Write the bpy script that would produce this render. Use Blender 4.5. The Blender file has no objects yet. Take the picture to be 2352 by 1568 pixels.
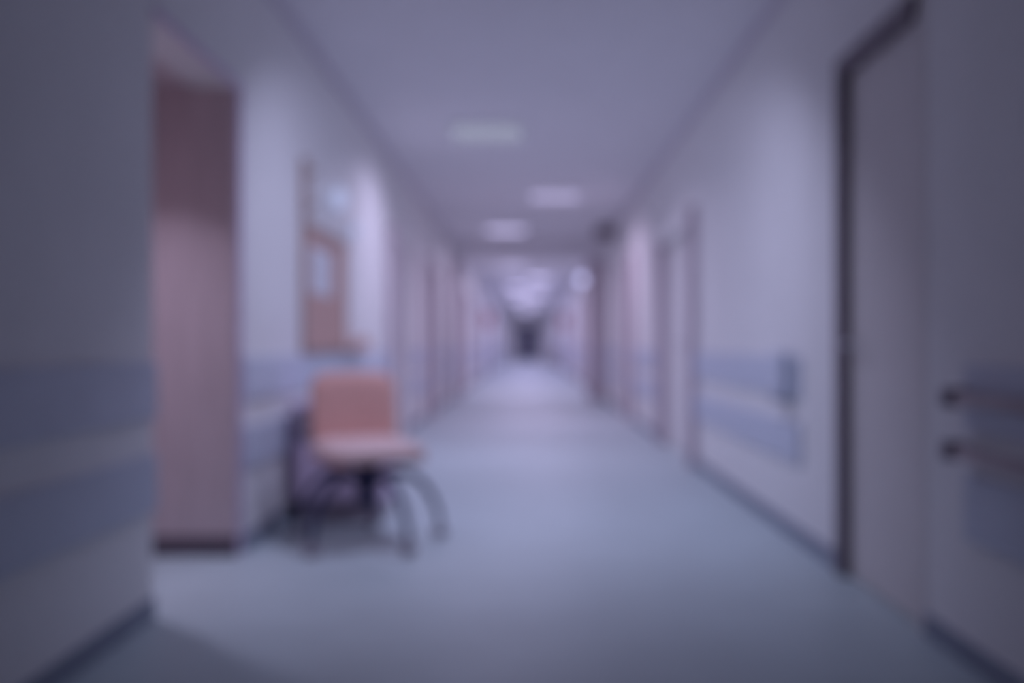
import bpy, bmesh, math
from mathutils import Vector, Matrix

sc = bpy.context.scene
COL = sc.collection

# ------------------------------------------------------------------ camera, world, view
F = 2200.0                      # focal length in pixels of the 2352 x 1568 frame
HW = 1.375                      # half the corridor's width (m)
CH = 2.88                       # ceiling height (m)
EYE = 1.0                       # camera height (m)
cam_d = bpy.data.cameras.new('camera')
cam = bpy.data.objects.new('camera', cam_d)
COL.objects.link(cam)
cam.location = (0, 0, EYE)
cam.rotation_euler = (math.pi / 2, 0, 0)
cam_d.sensor_width = 36.0
cam_d.lens = 36.0 * F / 2352.0
cam_d.shift_x = -(1212 - 1176) / 2352.0
cam_d.shift_y = (790 - 784) / 2352.0
cam_d.clip_end = 300
cam_d.dof.use_dof = True        # the lens is focused close, the whole corridor is soft
cam_d.dof.focus_distance = 0.60
cam_d.dof.aperture_fstop = 2.1
sc.camera = cam

w = bpy.data.worlds.new('world'); sc.world = w
w.use_nodes = True
w.node_tree.nodes['Background'].inputs[0].default_value = (0.5, 0.52, 0.8, 1)
w.node_tree.nodes['Background'].inputs[1].default_value = 0.02

sc.view_settings.view_transform = 'Standard'
sc.view_settings.look = 'None'
sc.view_settings.gamma = 1.0
sc.view_settings.exposure = 0.0
sc.view_settings.use_curve_mapping = False
sc.cycles.max_bounces = 16
sc.cycles.diffuse_bounces = 12
sc.cycles.use_denoising = True

COOL = (0.64, 0.66, 1.0)         # blue-grey lamp nearest the viewer
MIX = (0.71, 0.66, 1.0)          # blue-lavender lamp
ROSE = (0.80, 0.66, 1.0)         # rosier lamps
LAV = (0.80, 0.67, 1.0)          # lavender lamps
DEEP = (0.70, 0.60, 1.0)         # bluer lamps deep in the corridor
# y, x, colour, watts, beam spread in degrees, brightness of the diffuser
LAMPS = [
    (4.70, -0.05, COOL, 43.0, 140, 0.33),
    (8.45, -0.36, MIX, 25.0, 150, 0.38),
    (12.10, 0.34, ROSE, 24.0, 150, 0.50),
    (15.70, -0.36, LAV, 14.0, 155, 0.80),
    (19.40, 0.35, LAV, 32.0, 160, 1.0),
    (23.10, -0.35, LAV, 32.0, 160, 1.0),
    (27.60, 0.32, DEEP, 28.0, 160, 2.5),
    (32.00, -0.35, DEEP, 28.0, 160, 3.3),
    (36.00, 0.35, DEEP, 28.0, 160, 3.3),
    (40.00, -0.35, DEEP, 28.0, 160, 3.9),
    (45.00, 0.35, DEEP, 28.0, 160, 3.9),
    (50.50, -0.2, DEEP, 28.0, 160, 4.4),
    (56.50, 0.0, DEEP, 28.0, 160, 4.4),
]
NEAR_TILT = 26.0                  # unseen nearest lamp, tilted ahead to keep the near corners dark
ALC = (4.6, (0.76, 0.70, 1.0))     # unseen lamp added to brighten the left alcove

# ------------------------------------------------------------------ materials
def mat(name, col, rough=0.6, metal=0.0, spec=0.5, emit=None, estr=1.0, noise=0.0, nscale=8.0, bump=0.0, coat=0.0, grain=None):
    m = bpy.data.materials.new(name); m.use_nodes = True
    nt = m.node_tree; b = nt.nodes['Principled BSDF']
    b.inputs['Roughness'].default_value = rough
    b.inputs['Metallic'].default_value = metal
    b.inputs['Specular IOR Level'].default_value = spec
    b.inputs['Coat Weight'].default_value = coat
    b.inputs['Base Color'].default_value = (*col, 1)
    if noise or bump:
        tc = nt.nodes.new('ShaderNodeTexCoord'); mp = nt.nodes.new('ShaderNodeMapping')
        nz = nt.nodes.new('ShaderNodeTexNoise'); nz.inputs['Scale'].default_value = nscale
        nz.inputs['Detail'].default_value = 4
        if grain: mp.inputs['Scale'].default_value = grain
        nt.links.new(tc.outputs['Object'], mp.inputs[0]); nt.links.new(mp.outputs[0], nz.inputs['Vector'])
        if noise:
            rp = nt.nodes.new('ShaderNodeValToRGB')
            rp.color_ramp.elements[0].position = 0.3; rp.color_ramp.elements[1].position = 0.7
            rp.color_ramp.elements[0].color = (*[c * (1 - noise) for c in col], 1)
            rp.color_ramp.elements[1].color = (*[min(1, c * (1 + noise)) for c in col], 1)
            nt.links.new(nz.outputs['Fac'], rp.inputs[0]); nt.links.new(rp.outputs[0], b.inputs['Base Color'])
        if bump:
            bp = nt.nodes.new('ShaderNodeBump'); bp.inputs['Strength'].default_value = bump
            bp.inputs['Distance'].default_value = 0.01
            nt.links.new(nz.outputs['Fac'], bp.inputs['Height']); nt.links.new(bp.outputs[0], b.inputs['Normal'])
    if emit:
        b.inputs['Emission Color'].default_value = (*emit, 1)
        b.inputs['Emission Strength'].default_value = estr
    return m

M = {}
M['wall'] = mat('wall_paint', (0.80, 0.79, 0.78), 0.55, noise=0.02, nscale=3, bump=0.05)
M['ceil'] = mat('ceiling_paint', (0.79, 0.77, 0.79), 0.85, noise=0.02, nscale=5)
M['floor'] = mat('vinyl_floor', (0.45, 0.53, 0.55), 0.46, noise=0.04, nscale=2.5)
M['board'] = mat('wall_guard_vinyl', (0.58, 0.62, 0.71), 0.5, noise=0.03, nscale=6)
M['edge'] = mat('edge_paint', (0.66, 0.62, 0.67), 0.7)  # strip colour slightly darker than wall and ceiling
M['base'] = mat('baseboard_vinyl', (0.22, 0.25, 0.32), 0.5)
M['frame'] = mat('painted_door_frame', (0.20, 0.16, 0.19), 0.5, noise=0.04)
M['frame_far'] = mat('far_door_frame', (0.50, 0.42, 0.47), 0.5, noise=0.04)
M['wood'] = mat('pinkish_wood_panel', (0.64, 0.53, 0.55), 0.5, noise=0.08, nscale=6, grain=(6, 6, 0.6))
M['brown'] = mat('brown_wood', (0.42, 0.31, 0.28), 0.5, noise=0.1, nscale=6, grain=(6, 6, 0.6))
M['door'] = mat('pale_door_laminate', (0.68, 0.64, 0.62), 0.5, noise=0.02, nscale=4)
M['doorw'] = mat('cream_door_laminate', (0.79, 0.77, 0.76), 0.5, noise=0.02, nscale=4)
M['dark'] = mat('black_plastic', (0.30, 0.26, 0.31), 0.45)
M['navy'] = mat('dark_navy_metal', (0.03, 0.034, 0.11), 0.4, metal=0.2)
M['kick'] = mat('dark_kick_strip', (0.14, 0.11, 0.14), 0.5)
M['metal'] = mat('satin_steel', (0.6, 0.6, 0.62), 0.35, metal=0.9)
M['orange'] = mat('orange_upholstery', (0.72, 0.40, 0.35), 0.8, noise=0.08, nscale=30, bump=0.2)
M['orangew'] = mat('orange_board', (0.60, 0.38, 0.33), 0.75, noise=0.07, nscale=25)
M['seatpad'] = mat('pale_orange_seat', (0.68, 0.50, 0.48), 0.8, noise=0.06, nscale=30, bump=0.2)  # seat pad paler than the backrest
M['paper'] = mat('white_paper', (0.74, 0.74, 0.78), 0.8)
M['cab'] = mat('mauve_cabinet_laminate', (0.66, 0.54, 0.70), 0.5, noise=0.05)
M['lampframe'] = mat('white_lamp_frame', (0.75, 0.75, 0.78), 0.5)
M['globe'] = mat('opal_globe', (0.3, 0.3, 0.3), 0.6, emit=(0.31, 0.35, 0.56))
M['red'] = mat('red_plastic', (0.45, 0.16, 0.18), 0.5)
M['white'] = mat('white_plastic', (0.78, 0.78, 0.8), 0.5)

# ------------------------------------------------------------------ mesh helpers
def bm_box(bm, x0, x1, y0, y1, z0, z1):
    vs = [bm.verts.new(p) for p in ((x0,y0,z0),(x1,y0,z0),(x1,y1,z0),(x0,y1,z0),(x0,y0,z1),(x1,y0,z1),(x1,y1,z1),(x0,y1,z1))]
    for f in ((0,3,2,1),(4,5,6,7),(0,1,5,4),(1,2,6,5),(2,3,7,6),(3,0,4,7)):
        bm.faces.new([vs[i] for i in f])
    return vs

def bm_tube(bm, pts, r, seg=12, caps=True):
    pts = [Vector(p) for p in pts]
    rs = r if isinstance(r, (list, tuple)) else [r] * len(pts)
    rings = []
    up = None
    for i, p in enumerate(pts):
        t = (pts[min(i + 1, len(pts) - 1)] - pts[max(i - 1, 0)]).normalized()
        if up is None:
            up = Vector((0, 0, 1)) if abs(t.z) < 0.9 else Vector((1, 0, 0))
        a = t.cross(up).normalized(); b = a.cross(t).normalized(); up = b
        rings.append([bm.verts.new(p + (a * math.cos(2*math.pi*k/seg) + b * math.sin(2*math.pi*k/seg)) * rs[i]) for k in range(seg)])
    for i in range(len(rings) - 1):
        for k in range(seg):
            bm.faces.new((rings[i][k], rings[i][(k+1) % seg], rings[i+1][(k+1) % seg], rings[i+1][k]))
    if caps:
        bm.faces.new(rings[0][::-1]); bm.faces.new(rings[-1])

def bm_lathe(bm, prof, cx=0, cy=0, seg=24):
    rings = []
    for r, z in prof:
        rings.append([bm.verts.new((cx + max(r, 1e-4)*math.cos(2*math.pi*k/seg), cy + max(r, 1e-4)*math.sin(2*math.pi*k/seg), z)) for k in range(seg)])
    for i in range(len(rings) - 1):
        for k in range(seg):
            bm.faces.new((rings[i][k], rings[i][(k+1) % seg], rings[i+1][(k+1) % seg], rings[i+1][k]))
    bm.faces.new(rings[0][::-1]); bm.faces.new(rings[-1])

def link(name, bm, m, parent=None, bevel=0.0, smooth=False, label=None, sub=0):
    bmesh.ops.recalc_face_normals(bm, faces=bm.faces[:])
    me = bpy.data.meshes.new(name); bm.to_mesh(me); bm.free()
    me.materials.append(m)
    if smooth:
        for p in me.polygons: p.use_smooth = True
    o = bpy.data.objects.new(name, me); COL.objects.link(o)
    if parent: o.parent = parent
    if bevel:
        md = o.modifiers.new('bevel', 'BEVEL'); md.width = bevel; md.segments = 3; md.limit_method = 'ANGLE'
    if sub:
        md = o.modifiers.new('subsurf', 'SUBSURF'); md.levels = sub; md.render_levels = sub
    if label: o['label'] = label
    return o

def box(name, x0, x1, y0, y1, z0, z1, m, parent=None, bevel=0.0, label=None):
    bm = bmesh.new(); bm_box(bm, x0, x1, y0, y1, z0, z1)
    return link(name, bm, m, parent, bevel, label=label)

def struct(name, x0, x1, y0, y1, z0, z1, m, label=None, cat=None, bevel=0.0):
    o = box(name, x0, x1, y0, y1, z0, z1, m, bevel=bevel)
    o['kind'] = 'structure'
    if label: o['label'] = label
    if cat: o['category'] = cat
    return o

def thing(name, label, cat, loc=(0, 0, 0), rz=0.0, group=None, kind=None):
    o = bpy.data.objects.new(name, None); COL.objects.link(o)
    o.empty_display_size = 0.1
    o.location = loc; o.rotation_euler = (0, 0, rz)
    o['label'] = label; o['category'] = cat
    if group: o['group'] = group
    if kind: o['kind'] = kind
    return o

def dup(root, loc, label, group=None):
    def cp(o, par):
        c = o.copy(); COL.objects.link(c)
        if par: c.parent = par
        for ch in [x for x in bpy.data.objects if x.parent == o]:
            cp(ch, c)
        return c
    r = cp(root, None); r.location = loc; r['label'] = label
    if group: r['group'] = group
    return r

# ------------------------------------------------------------------ the setting
YB, YE = 1.5, 60.0              # walls cut short so light escapes and the near end darkens
T = 0.20
NF = 17.0                          # the cross bulkhead
struct('floor', -3.0, 3.0, -1.5, YE + T, -0.1, 0, M['floor'], 'smooth blue-grey vinyl floor running down the corridor', 'floor')
struct('ceiling', -3.0, 3.0, YB - T, YE + T, CH, CH + 0.1, M['ceil'], 'plain pale ceiling over the whole corridor', 'ceiling')

# left wall: opening of a deep alcove y 3.51 .. 4.535
LY0, LY1, DTOP = 3.51, 4.535, 2.205
AD = 0.62
struct('wall_left', -HW - T, -HW, YB, LY0, 0, CH, M['wall'], 'near left wall before the wooden alcove', 'wall')
struct('wall_left', -HW - T, -HW, LY1, YE, 0, CH, M['wall'], 'left wall beyond the wooden alcove', 'wall')
struct('wall_left', -HW - T, -HW, LY0, LY1, DTOP, CH, M['wall'], 'piece of left wall above the wooden alcove', 'wall')
# alcove shell
struct('trim_1', -HW - AD, -HW - 0.004, LY1 - 0.02, LY1 - 0.001, 0.095, DTOP - 0.001, M['wood'], 'pinkish brown wood panel lining the far side of the left alcove', 'panel')
struct('baseboard_left', -HW - AD, -HW - 0.002, LY1 - 0.03, LY1 - 0.001, 0, 0.093, M['kick'], 'dark strip at the foot of the alcove wood panel', 'baseboard')
struct('trim_2', -HW - AD, -HW - T - 0.001, LY0 - 0.02, LY0, 0, DTOP, M['wood'], 'wood lining on the near side of the left alcove', 'panel')
struct('trim_3', -HW - AD, -HW - T - 0.001, LY0 - 0.02, LY1 + 0.02, DTOP, DTOP + 0.03, M['wood'], 'wood head lining over the left alcove', 'panel')
struct('wall_left', -HW - AD, -HW - T - 0.001, LY1, LY1 + 0.12, 0, DTOP, M['wall'], 'short return wall deep inside the left alcove', 'wall')

# right wall: door opening y 3.37 .. 4.24
RY0, RY1 = 3.30, 4.20
RD0, RD1 = 7.75, 9.75              # wide double door further down
struct('wall_right', HW, HW + T, YB, RY0, 0, CH, M['wall'], 'near right wall carrying the handrails', 'wall')
struct('wall_right', HW, HW + T, RY1, RD0, 0, CH, M['wall'], 'right wall between the grey door and the brown framed double door', 'wall')
struct('wall_right', HW, HW + T, RD1, YE, 0, CH, M['wall'], 'right wall beyond the brown framed double door', 'wall')
struct('wall_right', HW, HW + T, RY0, RY1, DTOP, CH, M['wall'], 'piece of right wall above the grey door', 'wall')
struct('wall_right', HW, HW + T, RD0, RD1, 2.12, CH, M['wall'], 'piece of right wall above the double door', 'wall')
struct('wall_far', -HW, HW, YE, YE + T, 0, CH, M['wall'], 'small far wall closing the corridor', 'wall')

def door(n, side, y0, y1, top, fm, lm, fw, prot, label, leaves=1, kick=False, rec=0.05, palehead=True, palenear=False):
    """A door in (or on) a side wall. side = -1 left, 1 right; the frame stands prot into the corridor."""
    s = side
    t = thing('door_%d' % n, label, 'door', (s * HW, (y0 + y1) / 2, 0), 0, kind='structure')
    L = (y1 - y0) / 2
    def X(a, b):
        a, b = s * a, s * b
        return (min(a, b), max(a, b))
    inn = 0.12 if rec > 0 else -0.001
    fx = X(-prot, inn)
    # frame as one mesh: two jambs and a head
    nx = X(-0.003, inn) if palenear else fx
    box('jamb', nx[0], nx[1], -L, -L + fw, 0, top, lm if palenear else fm, t, 0.0 if palenear else 0.004)
    box('jamb', fx[0], fx[1], L - fw, L, 0, top, fm, t, 0.004)
    box('door_head', fx[0], fx[1], -L + fw, L - fw, top - fw, top, lm if palehead else fm, t, 0.004)
    w_ = (2 * L - 2 * fw - 0.006) / leaves
    for k in range(leaves):
        a = -L + fw + 0.003 + k * w_
        lx = X(rec, rec + 0.045) if rec > 0 else X(-0.03, -0.002)
        lf = box('door_leaf', lx[0], lx[1], a + 0.002, a + w_ - 0.002, 0.008, top - fw - 0.004, lm, t, 0.003)
        face = -rec if rec > 0 else 0.03
        hy = a + w_ - 0.07 if (leaves == 1 or k == 0) else a + 0.07
        bm = bmesh.new()
        sx = -s
        fxp = s * rec if rec > 0 else -s * 0.03
        bm_tube(bm, [(fxp, hy, 1.0), (fxp + sx * 0.05, hy, 1.0), (fxp + sx * 0.055, hy - 0.015, 1.0), (fxp + sx * 0.055, hy - 0.12, 1.0)], 0.009)
        link('door_handle', bm, M['metal'], lf, smooth=True)
        if kick:
            kx = X(rec - 0.004, rec - 0.0005) if rec > 0 else X(-0.034, -0.0305)
            box('kick_plate', kx[0], kx[1], a + 0.02, a + w_ - 0.02, 0.02, 0.22, M['metal'], lf)
    return t

door(1, 1, RY0 + 0.001, RY1 - 0.001, DTOP + 0.03, M['frame'], M['door'], 0.075, 0.03,
     'closed grey door with dark purple frame in the near right wall', rec=0.015, palehead=False, palenear=True)
door(2, 1, RD0 + 0.001, RD1 - 0.001, 2.119, M['frame_far'], M['doorw'], 0.12, 0.07,
     'wide pale double door with brown frame standing proud of the right wall', leaves=2, rec=0.04)
# doors set on the walls further down
def surf_door(n, side, y0, y1, label, top=2.16, fw=0.10, prot=0.08):
    return door(n, side, y0, y1, top, M['frame_far'], M['doorw'], fw, prot, label, rec=-1)
surf_door(3, -1, 9.4, 10.6, 'pale door with mauve frame on the left wall, first one past the orange board')
surf_door(4, -1, 12.7, 13.9, 'pale door with mauve frame on the left wall, second one past the orange board', prot=0.10)
surf_door(5, 1, 12.3, 13.5, 'pale door with mauve frame on the right wall before the bulkhead')
surf_door(6, -1, 21.0, 22.2, 'pale door on the left wall just beyond the bulkhead')
surf_door(7, 1, 24.0, 25.2, 'pale door on the right wall beyond the bulkhead')
surf_door(8, -1, 30.0, 31.2, 'small distant pale door on the left wall')
surf_door(9, 1, 34.0, 35.2, 'small distant pale door on the right wall')
# alcove door at the back of the left recess
t = thing('door_10', 'wood door at the back of the left alcove', 'door', (-HW - AD, (LY0 + LY1) / 2, 0), kind='structure')
box('door_leaf', -0.05, 0.0, -0.56, 0.53, 0.0, DTOP + 0.03, M['brown'], t, 0.003)
bm = bmesh.new(); bm_tube(bm, [(0, -0.38, 1.0), (0.05, -0.38, 1.0), (0.055, -0.37, 1.0), (0.055, -0.26, 1.0)], 0.009)
link('door_handle', bm, M['metal'], t, smooth=True)
# thin dark trim around the alcove mouth
bm = bmesh.new()
bm_box(bm, -HW, -HW + 0.012, LY1, LY1 + 0.05, 0, DTOP + 0.03)
bm_box(bm, -HW, -HW + 0.012, LY0, LY1, DTOP, DTOP + 0.03)
o = link('trim_4', bm, M['cab']); o['kind'] = 'structure'; o['label'] = 'thin mauve edging round the mouth of the left alcove'; o['category'] = 'trim'

# cross bulkhead with side nibs
struct('trim_5', -HW, HW, NF, NF + 0.35, 2.50, CH, M['ceil'], 'ceiling bulkhead crossing the corridor halfway down', 'beam')
struct('trim_6', -HW, -HW + 0.16, NF, NF + 0.35, 0, 2.50, M['frame_far'], 'mauve upright on the left under the bulkhead', 'pillar')
struct('trim_7', HW - 0.30, HW, NF, NF + 0.35, 0, 2.50, M['frame_far'], 'mauve upright on the right under the bulkhead, wider one', 'pillar')

# far end: dark double door
t = thing('door_11', 'tiny dark double door at the far end of the corridor', 'door', (0, YE, 0), kind='structure')
bm = bmesh.new(); bm_box(bm, -0.52, -0.46, -0.08, -0.001, 0, 2.25); bm_box(bm, 0.46, 0.52, -0.08, -0.001, 0, 2.25); bm_box(bm, -0.46, 0.46, -0.08, -0.001, 2.16, 2.25)
link('door_frame', bm, M['frame'], t)
for k in (-1, 1):
    lf = box('door_leaf', min(k*0.003, k*0.455), max(k*0.003, k*0.455), -0.05, -0.002, 0.01, 2.155, M['navy'], t)
    bm = bmesh.new(); bm_tube(bm, [(k*0.08, -0.09, 0.9), (k*0.08, -0.09, 1.2)], 0.012); link('door_handle', bm, M['metal'], lf, smooth=True)

# baseboards + wall guard boards, cut at doors
def runs(side, y0, y1, gaps):
    out = []; a = y0
    for g0, g1 in gaps:
        if g0 > a: out.append((a, g0))
        a = max(a, g1)
    if a < y1: out.append((a, y1))
    return out
LG = [(LY0, LY1 + 0.055), (9.4, 10.6), (12.7, 13.9), (NF, NF + 0.35), (21.0, 22.2), (30.0, 31.2)]
RG = [(RY0, RY1), (RD0, RD1), (12.3, 13.5), (NF, NF + 0.35), (24.0, 25.2), (34.0, 35.2)]
n = 10
for side, gaps, nm in ((-1, LG, 'left'), (1, RG, 'right')):
    for i, (a, b) in enumerate(runs(side, YB, YE, gaps)):
        near = ['nearest', 'second', 'third', 'fourth', 'fifth', 'sixth', 'farthest', 'last'][i]
        def sx(d0, d1):
            p, q = side * (HW - d0), side * (HW - d1)
            return min(p, q), max(p, q)
        x0, x1 = sx(0.0, 0.012)
        struct('baseboard_' + nm, x0, x1, a, b, 0, 0.075, M['base'], 'dark vinyl skirting along the %s wall, %s run' % (nm, near), 'baseboard')
        ga, gb = a, b
        if side == 1:
            if abs(b - RY0) < 1e-6: gb = 2.98
            if abs(a - RY1) < 1e-6: ga = 4.80
        x0, x1 = sx(0.0, 0.02)
        for z0, z1, hn in ((0.73, 0.935, 'upper'), (0.395, 0.60, 'lower')):
            struct('trim_%d' % n, x0, x1, ga, gb, z0, z1, M['board'], '%s blue-grey guard board along the %s wall, %s run' % (hn, nm, near), 'wall guard', bevel=0.004)
            n += 1

for sd, nm in ((-1, 'left'), (1, 'right')):
    for k, (a, b) in enumerate(((YB, NF), (NF + 0.35, YE))):
        p, q = sorted((sd * HW, sd * (HW - 0.035)))
        struct('trim_%d' % n, p, q, a, b, CH - 0.05, CH, M['edge'], 'mauve-grey cornice strip where the %s wall meets the ceiling, %s the bulkhead' % (nm, ('before', 'beyond')[k]), 'edge')
        n += 1

# ------------------------------------------------------------------ ceiling lights
def ceiling_light(x, y, colr, watts, spread, label, cool, glow, tilt=0.0):
    t = thing('ceiling_light', label, 'ceiling light', (x, y, CH), group='square panel lights along the ceiling')
    bm = bmesh.new()
    for a in ((-0.33, 0.33, -0.33, -0.30), (-0.33, 0.33, 0.30, 0.33), (-0.33, -0.30, -0.30, 0.30), (0.30, 0.33, -0.30, 0.30)):
        bm_box(bm, *a, -0.022, -0.001)
    link('light_frame', bm, M['lampframe'], t)
    box('diffuser', -0.30, 0.30, -0.30, 0.30, -0.018, -0.002, mat('cool_diffuser' if cool else 'lavender_diffuser', (0.02, 0.02, 0.02), 0.9, spec=0.0,
        emit=(0.80, 0.84, 1.15) if cool else (1.03, 0.94, 1.5), estr=glow), t)
    ld = bpy.data.lights.new('panel_lamp', 'AREA'); ld.shape = 'SQUARE'; ld.size = 0.56
    ld.energy = watts; ld.color = colr; ld.spread = math.radians(spread)
    lo = bpy.data.objects.new('panel_lamp', ld); COL.objects.link(lo); lo.parent = t; lo.location = (0, 0, -0.03); lo.rotation_euler = (math.radians(tilt), 0, 0)
    return t
ORD = ['out of view above the viewer', 'the largest and nearest of the visible ones, left of centre', 'second visible one, right of centre and rosier',
       'third visible one, left of centre before the bulkhead', 'right of centre, hidden just past the bulkhead', 'left of centre, second past the bulkhead',
       'right of centre, top one of the distant cluster', 'left of centre in the distant cluster', 'right of centre, deeper in the distant cluster',
       'left of centre, deep in the distant cluster', 'right of centre, near the end door', 'second to last before the dark end door', 'last one before the dark end door']
for (y, x, c_, wt, sp, gl), od in zip(LAMPS, ORD):
    ceiling_light(x, y, c_, wt, sp, 'square ceiling panel light, ' + od, c_ is COOL or c_ is MIX, gl, NEAR_TILT if y < 6 else 0.0)

# ------------------------------------------------------------------ handrails on the near right wall
def handrail(z, label):
    t = thing('handrail', label, 'handrail', (HW, 0.6, z), group='handrails on the near right wall')
    bm = bmesh.new()
    pts = [(-0.075, 1.0, 0), (-0.075, 2.24, 0)] + [(-0.075 + 0.05 * math.sin(a), 2.24 + 0.055 * (1 - math.cos(a)) + 0.0, 0) for a in ()]
    pts += [(-0.072, 2.28, 0), (-0.06, 2.31, 0), (-0.04, 2.33, 0), (-0.022, 2.335, 0)]
    bm_tube(bm, pts, 0.021, 14)
    link('rail', bm, M['wood'], t, smooth=True)
    for y in (1.15, 1.7):
        bm = bmesh.new(); bm_tube(bm, [(-0.021, y, -0.035), (-0.06, y, -0.035), (-0.075, y, -0.02)], 0.009); link('bracket', bm, M['metal'], t, smooth=True)
    bm = bmesh.new(); bm_box(bm, -0.095, -0.021, 2.335, 2.385, -0.03, 0.03)
    link('end_cap', bm, M['dark'], t, 0.012, label='black end cap')
    return t
handrail(0.835, 'brown tube handrail with black end cap on the near right wall, upper one')
handrail(0.672, 'brown tube handrail with black end cap on the near right wall, lower one')

# ------------------------------------------------------------------ orange notice board, left wall
t = thing('notice_board', 'orange notice board with bottom tray on the left wall above the chair', 'notice board', (-HW, 6.45, 0))
bm = bmesh.new(); bm_box(bm, 0.0, 0.025, -0.62, 0.62, 0.97, 1.72)
link('backing', bm, M['orangew'], t, 0.004)
bm = bmesh.new()
for a in ((-0.65, -0.62, 0.94, 1.75), (0.62, 0.65, 0.94, 1.75)): bm_box(bm, 0, 0.035, a[0], a[1], a[2], a[3])
bm_box(bm, 0, 0.035, -0.62, 0.62, 1.72, 1.75); bm_box(bm, 0, 0.035, -0.62, 0.62, 0.94, 0.97)
link('board_frame', bm, M['brown'], t, 0.003)
bm = bmesh.new(); bm_box(bm, 0.001, 0.09, 0.65, 1.35, 0.955, 0.97); bm_box(bm, 0.075, 0.09, 0.65, 1.35, 0.97, 1.03); bm_box(bm, 0.001, 0.09, 1.335, 1.35, 0.97, 1.05)
link('tray', bm, M['orangew'], t, 0.002)
bm = bmesh.new(); bm_box(bm, -HW + 0.026, -HW + 0.029, 5.93, 6.60, 1.32, 1.62)
o = link('notice', bm, M['paper']); o['label'] = 'blank-looking white notice pinned on the orange notice board'; o['category'] = 'paper notice'
# brown upright above the board
t = thing('coat_rack', 'short dark brown wooden strip with pegs on the left wall above the notice board', 'coat rack', (-HW, 5.86, 1.77))
box('strip', 0, 0.03, -0.055, 0.055, 0, 0.36, M['brown'], t, 0.004)
for z in (0.08, 0.28):
    bm = bmesh.new(); bm_tube(bm, [(0.03, 0, z), (0.07, 0, z), (0.085, 0, z + 0.02)], 0.009); link('peg', bm, M['brown'], t, smooth=True)

def globe(y, z, r, label):
    t = thing('wall_lamp', label, 'wall lamp', (-HW, y, z), group='round lamps above the notice board')
    bm = bmesh.new(); bm_tube(bm, [(0, 0, 0), (0.03, 0, 0)], 0.045, 20); link('lamp_base', bm, M['white'], t)
    bm = bmesh.new(); bmesh.ops.create_uvsphere(bm, u_segments=24, v_segments=14, radius=r)
    for v in bm.verts: v.co.x = v.co.x * 0.6 + 0.03 + r * 0.55
    link('globe', bm, M['globe'], t, smooth=True)
globe(6.6, 2.00, 0.085, 'round opal wall lamp on the left wall, larger one nearer the brown strip')
globe(7.35, 1.87, 0.05, 'small round opal wall lamp on the left wall, right of the larger one')

# ------------------------------------------------------------------ low cabinet by the left wall
t = thing('low_cabinet', 'low mauve cabinet with dark plinth against the left wall behind the orange chair', 'cabinet', (-1.06, 5.58, 0))
box('plinth', -0.22, 0.24, -0.24, 0.24, 0, 0.12, M['dark'], t, 0.004, label='black plinth')
bm = bmesh.new()
bm_box(bm, -0.24, -0.22, -0.25, 0.25, 0.12, 0.64); bm_box(bm, 0.24, 0.26, -0.25, 0.25, 0.12, 0.64)
bm_box(bm, -0.22, 0.24, -0.25, 0.25, 0.12, 0.14); bm_box(bm, -0.22, 0.24, 0.23, 0.25, 0.14, 0.64)
link('body', bm, M['cab'], t, 0.002)
box('cabinet_top', -0.26, 0.28, -0.265, 0.26, 0.64, 0.67, M['cab'], t, 0.005)
for x0, x1, hx in ((-0.218, 0.008, -0.02), (0.012, 0.238, 0.04)):
    d = box('cabinet_door', x0, x1, -0.268, -0.252, 0.145, 0.45, M['cab'], t, 0.003)
    bm = bmesh.new(); bm_tube(bm, [(hx, -0.268, 0.34), (hx, -0.29, 0.34), (hx, -0.29, 0.40), (hx, -0.268, 0.40)], 0.005); link('handle', bm, M['metal'], d, smooth=True)
d = box('drawer', -0.218, 0.238, -0.268, -0.252, 0.46, 0.635, M['dark'], t, 0.003, label='black drawer front')
bm = bmesh.new(); bm_tube(bm, [(-0.05, -0.268, 0.55), (-0.05, -0.29, 0.55), (0.07, -0.29, 0.55), (0.07, -0.268, 0.55)], 0.005); link('handle', bm, M['metal'], d, smooth=True)

# ------------------------------------------------------------------ orange chair
cx, cy = -0.81, 4.82
t = thing('swivel_chair', 'orange upholstered swivel chair with dark arched legs standing by the left wall', 'chair', (cx, cy, 0), math.radians(28))
def cushion(name, w_, d_, th, m, fn, label=None):
    """rounded pad: grid, w_ wide, d_ deep, th thick, then fn maps (u, v, h)."""
    bm = bmesh.new(); N = 14; top = {}; bot = {}
    for i in range(N + 1):
        for j in range(N + 1):
            u = i / N * 2 - 1; v = j / N * 2 - 1
            # superellipse outline
            k = max(abs(u), abs(v)); ln = (abs(u) ** 5 + abs(v) ** 5) ** 0.2
            s_ = k / ln if ln > 1e-6 else 1
            e = max(0.0, 1 - k ** 6)
            top[i, j] = bm.verts.new(fn(u * s_ * w_ / 2, v * s_ * d_ / 2, th / 2 * (0.35 + 0.65 * e)))
            bot[i, j] = bm.verts.new(fn(u * s_ * w_ / 2, v * s_ * d_ / 2, -th / 2 * (0.35 + 0.65 * e)))
    for i in range(N):
        for j in range(N):
            bm.faces.new((top[i, j], top[i+1, j], top[i+1, j+1], top[i, j+1]))
            bm.faces.new((bot[i, j], bot[i, j+1], bot[i+1, j+1], bot[i+1, j]))
    for i in range(N):
        bm.faces.new((top[i, 0], bot[i, 0], bot[i+1, 0], top[i+1, 0]))
        bm.faces.new((top[i, N], top[i+1, N], bot[i+1, N], bot[i, N]))
        bm.faces.new((top[0, i], top[0, i+1], bot[0, i+1], bot[0, i]))
        bm.faces.new((top[N, i], bot[N, i], bot[N, i+1], top[N, i+1]))
    return link(name, bm, m, t, smooth=True, label=label)
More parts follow.
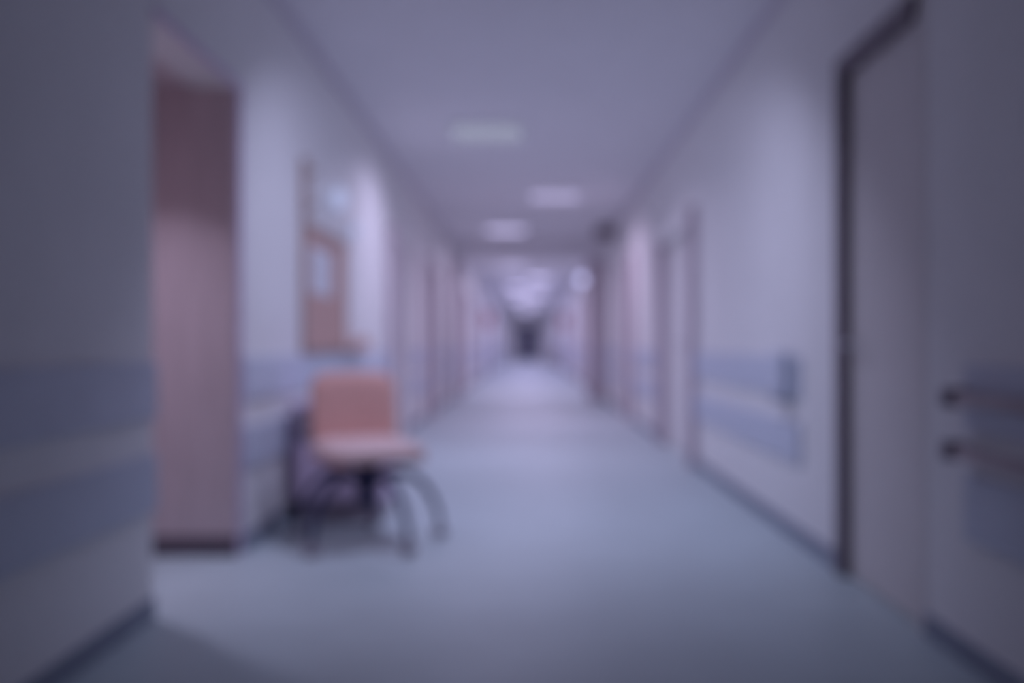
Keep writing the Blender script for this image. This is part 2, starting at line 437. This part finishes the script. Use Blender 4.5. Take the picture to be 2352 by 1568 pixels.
# seat faces the camera side (-y local)
cushion('seat', 0.50, 0.48, 0.085, M['seatpad'], lambda x, y, h: (x, y - 0.02, 0.475 + h - 0.5 * x * x * 0.0 + 0.02 * (y / 0.24) ** 2 * (1 if y > 0 else -1)), 'paler orange seat cushion')
cushion('backrest', 0.46, 0.42, 0.06, M['orange'], lambda x, y, h: (x, 0.215 + h - 0.6 * x * x + 0.10 * (y + 0.18), 0.645 + y))
box('seat_shell', -0.23, 0.23, -0.24, 0.22, 0.42, 0.44, M['orange'], t, 0.008, label='deep orange shell under the seat')
bm = bmesh.new(); bm_tube(bm, [(0, 0.10, 0.40), (0, 0.24, 0.405), (0, 0.285, 0.45), (0, 0.288, 0.62)], 0.02); link('back_support', bm, M['navy'], t, smooth=True)
bm = bmesh.new(); bm_lathe(bm, [(0.075, 0.405), (0.075, 0.385), (0.045, 0.36), (0.042, 0.26), (0.05, 0.25), (0.05, 0.20), (0.02, 0.19)]); link('column', bm, M['navy'], t, smooth=True)
leg0 = None
for k in range(5):
    a = math.radians(22 + 72 * k - 28)
    ca, sa = math.cos(a), math.sin(a)
    prof = [(0.03, 0.30), (0.11, 0.345), (0.20, 0.345), (0.28, 0.30), (0.34, 0.22), (0.375, 0.13), (0.385, 0.065)]
    bm = bmesh.new(); bm_tube(bm, [(r * ca, r * sa, z) for r, z in prof], [0.024, 0.022, 0.021, 0.019, 0.018, 0.016, 0.014])
    lg = link('leg', bm, M['navy'], t, smooth=True)
    bm = bmesh.new(); p = Vector((0.385 * ca, 0.385 * sa, 0.03)); q = Vector((-sa, ca, 0)) * 0.022
    bm_tube(bm, [p - q, p + q], 0.030, 18); link('caster', bm, M['dark'], lg, smooth=False)

# ------------------------------------------------------------------ small items
t = thing('exit_sign', 'small dark box under the ceiling at the right before the bulkhead', 'sign box', (1.20, 14.9, CH))
box('sign_body', -0.14, 0.14, -0.04, 0.04, -0.24, -0.04, M['frame'], t, 0.01)
bm = bmesh.new(); bm_tube(bm, [(0, 0, -0.05), (0, 0, 0)], 0.012); link('stem', bm, M['metal'], t, smooth=True)

t = thing('smoke_detector', 'small round white smoke detector on the ceiling beside the third panel light', 'smoke detector', (0.16, 14.6, CH))
bm = bmesh.new(); bm_lathe(bm, [(0.07, -0.001), (0.07, -0.02), (0.055, -0.04), (0.02, -0.05)]); link('detector_body', bm, M['white'], t, smooth=True)
bm = bmesh.new(); bm_lathe(bm, [(0.075, 0), (0.075, -0.006)]); link('detector_base', bm, M['white'], t)

t = thing('wall_lamp', 'small round wall lamp high on the right wall beyond the bulkhead', 'wall lamp', (HW, 22.5, 2.52))
bm = bmesh.new(); bm_tube(bm, [(0, 0, 0), (-0.04, 0, 0)], 0.06, 20); link('lamp_base', bm, M['white'], t)
bm = bmesh.new(); bmesh.ops.create_uvsphere(bm, u_segments=24, v_segments=14, radius=0.10)
for v in bm.verts: v.co.x -= 0.10
link('globe', bm, mat('bright_opal', (0.3, 0.3, 0.3), emit=(0.6, 0.6, 1.0), estr=1.6), t, smooth=True)

for sx_, yy, lb in ((-1, 29.0, 'small reddish sign on the left wall far down the corridor'), (1, 32.0, 'small reddish sign on the right wall far down the corridor')):
    t = thing('wall_sign', lb, 'sign', (sx_ * HW, yy, 1.55))
    box('sign_plate', min(0, -sx_ * 0.30), max(0, -sx_ * 0.30), -0.01, 0.01, 0, 0.42, M['red'], t, 0.004)
    box('sign_bracket', min(0, -sx_ * 0.02), max(0, -sx_ * 0.02), -0.03, 0.03, 0.0, 0.42, M['metal'], t)

# wooden bench far down on the right
t = thing('bench', 'tiny brown wooden bench against the right wall far down the corridor', 'bench', (1.0, 42.0, 0))
box('seat', -0.32, 0.32, -0.8, 0.8, 0.42, 0.48, M['brown'], t, 0.01)
box('backrest', 0.27, 0.32, -0.8, 0.8, 0.48, 0.90, M['brown'], t, 0.01)
for lx in (-0.27, 0.27):
    for ly in (-0.72, 0.72):
        box('leg', lx - 0.03, lx + 0.03, ly - 0.03, ly + 0.03, 0, 0.42, M['brown'], t)

# dispenser on right wall near the end of the guard boards
t = thing('dispenser', 'small grey dispenser box fixed to the right wall just past the grey door', 'dispenser', (HW, 5.02, 0.72))
box('dispenser_body', -0.07, -0.021, -0.09, 0.09, 0, 0.24, M['board'], t, 0.01)
box('tray', -0.09, -0.021, -0.07, 0.07, -0.02, 0.0, M['base'], t, 0.004)

# unseen fill lamp added in the alcove head to lift its dark inside
t = thing('fill', 'unseen lamp added as downlight recessed in the head of the left wooden alcove', 'fill', (-HW - 0.36, LY0 + 0.35, DTOP))
bm = bmesh.new(); bm_lathe(bm, [(0.06, -0.001), (0.06, -0.006), (0.045, -0.008)]); link('fill_ring', bm, M['white'], t)
ld = bpy.data.lights.new('fill_lamp', 'AREA'); ld.shape = 'DISK'; ld.size = 0.09; ld.spread = math.radians(100); ld.energy = ALC[0]; ld.color = ALC[1]
lo = bpy.data.objects.new('fill_lamp', ld); COL.objects.link(lo); lo.parent = t; lo.location = (0, 0, -0.015)
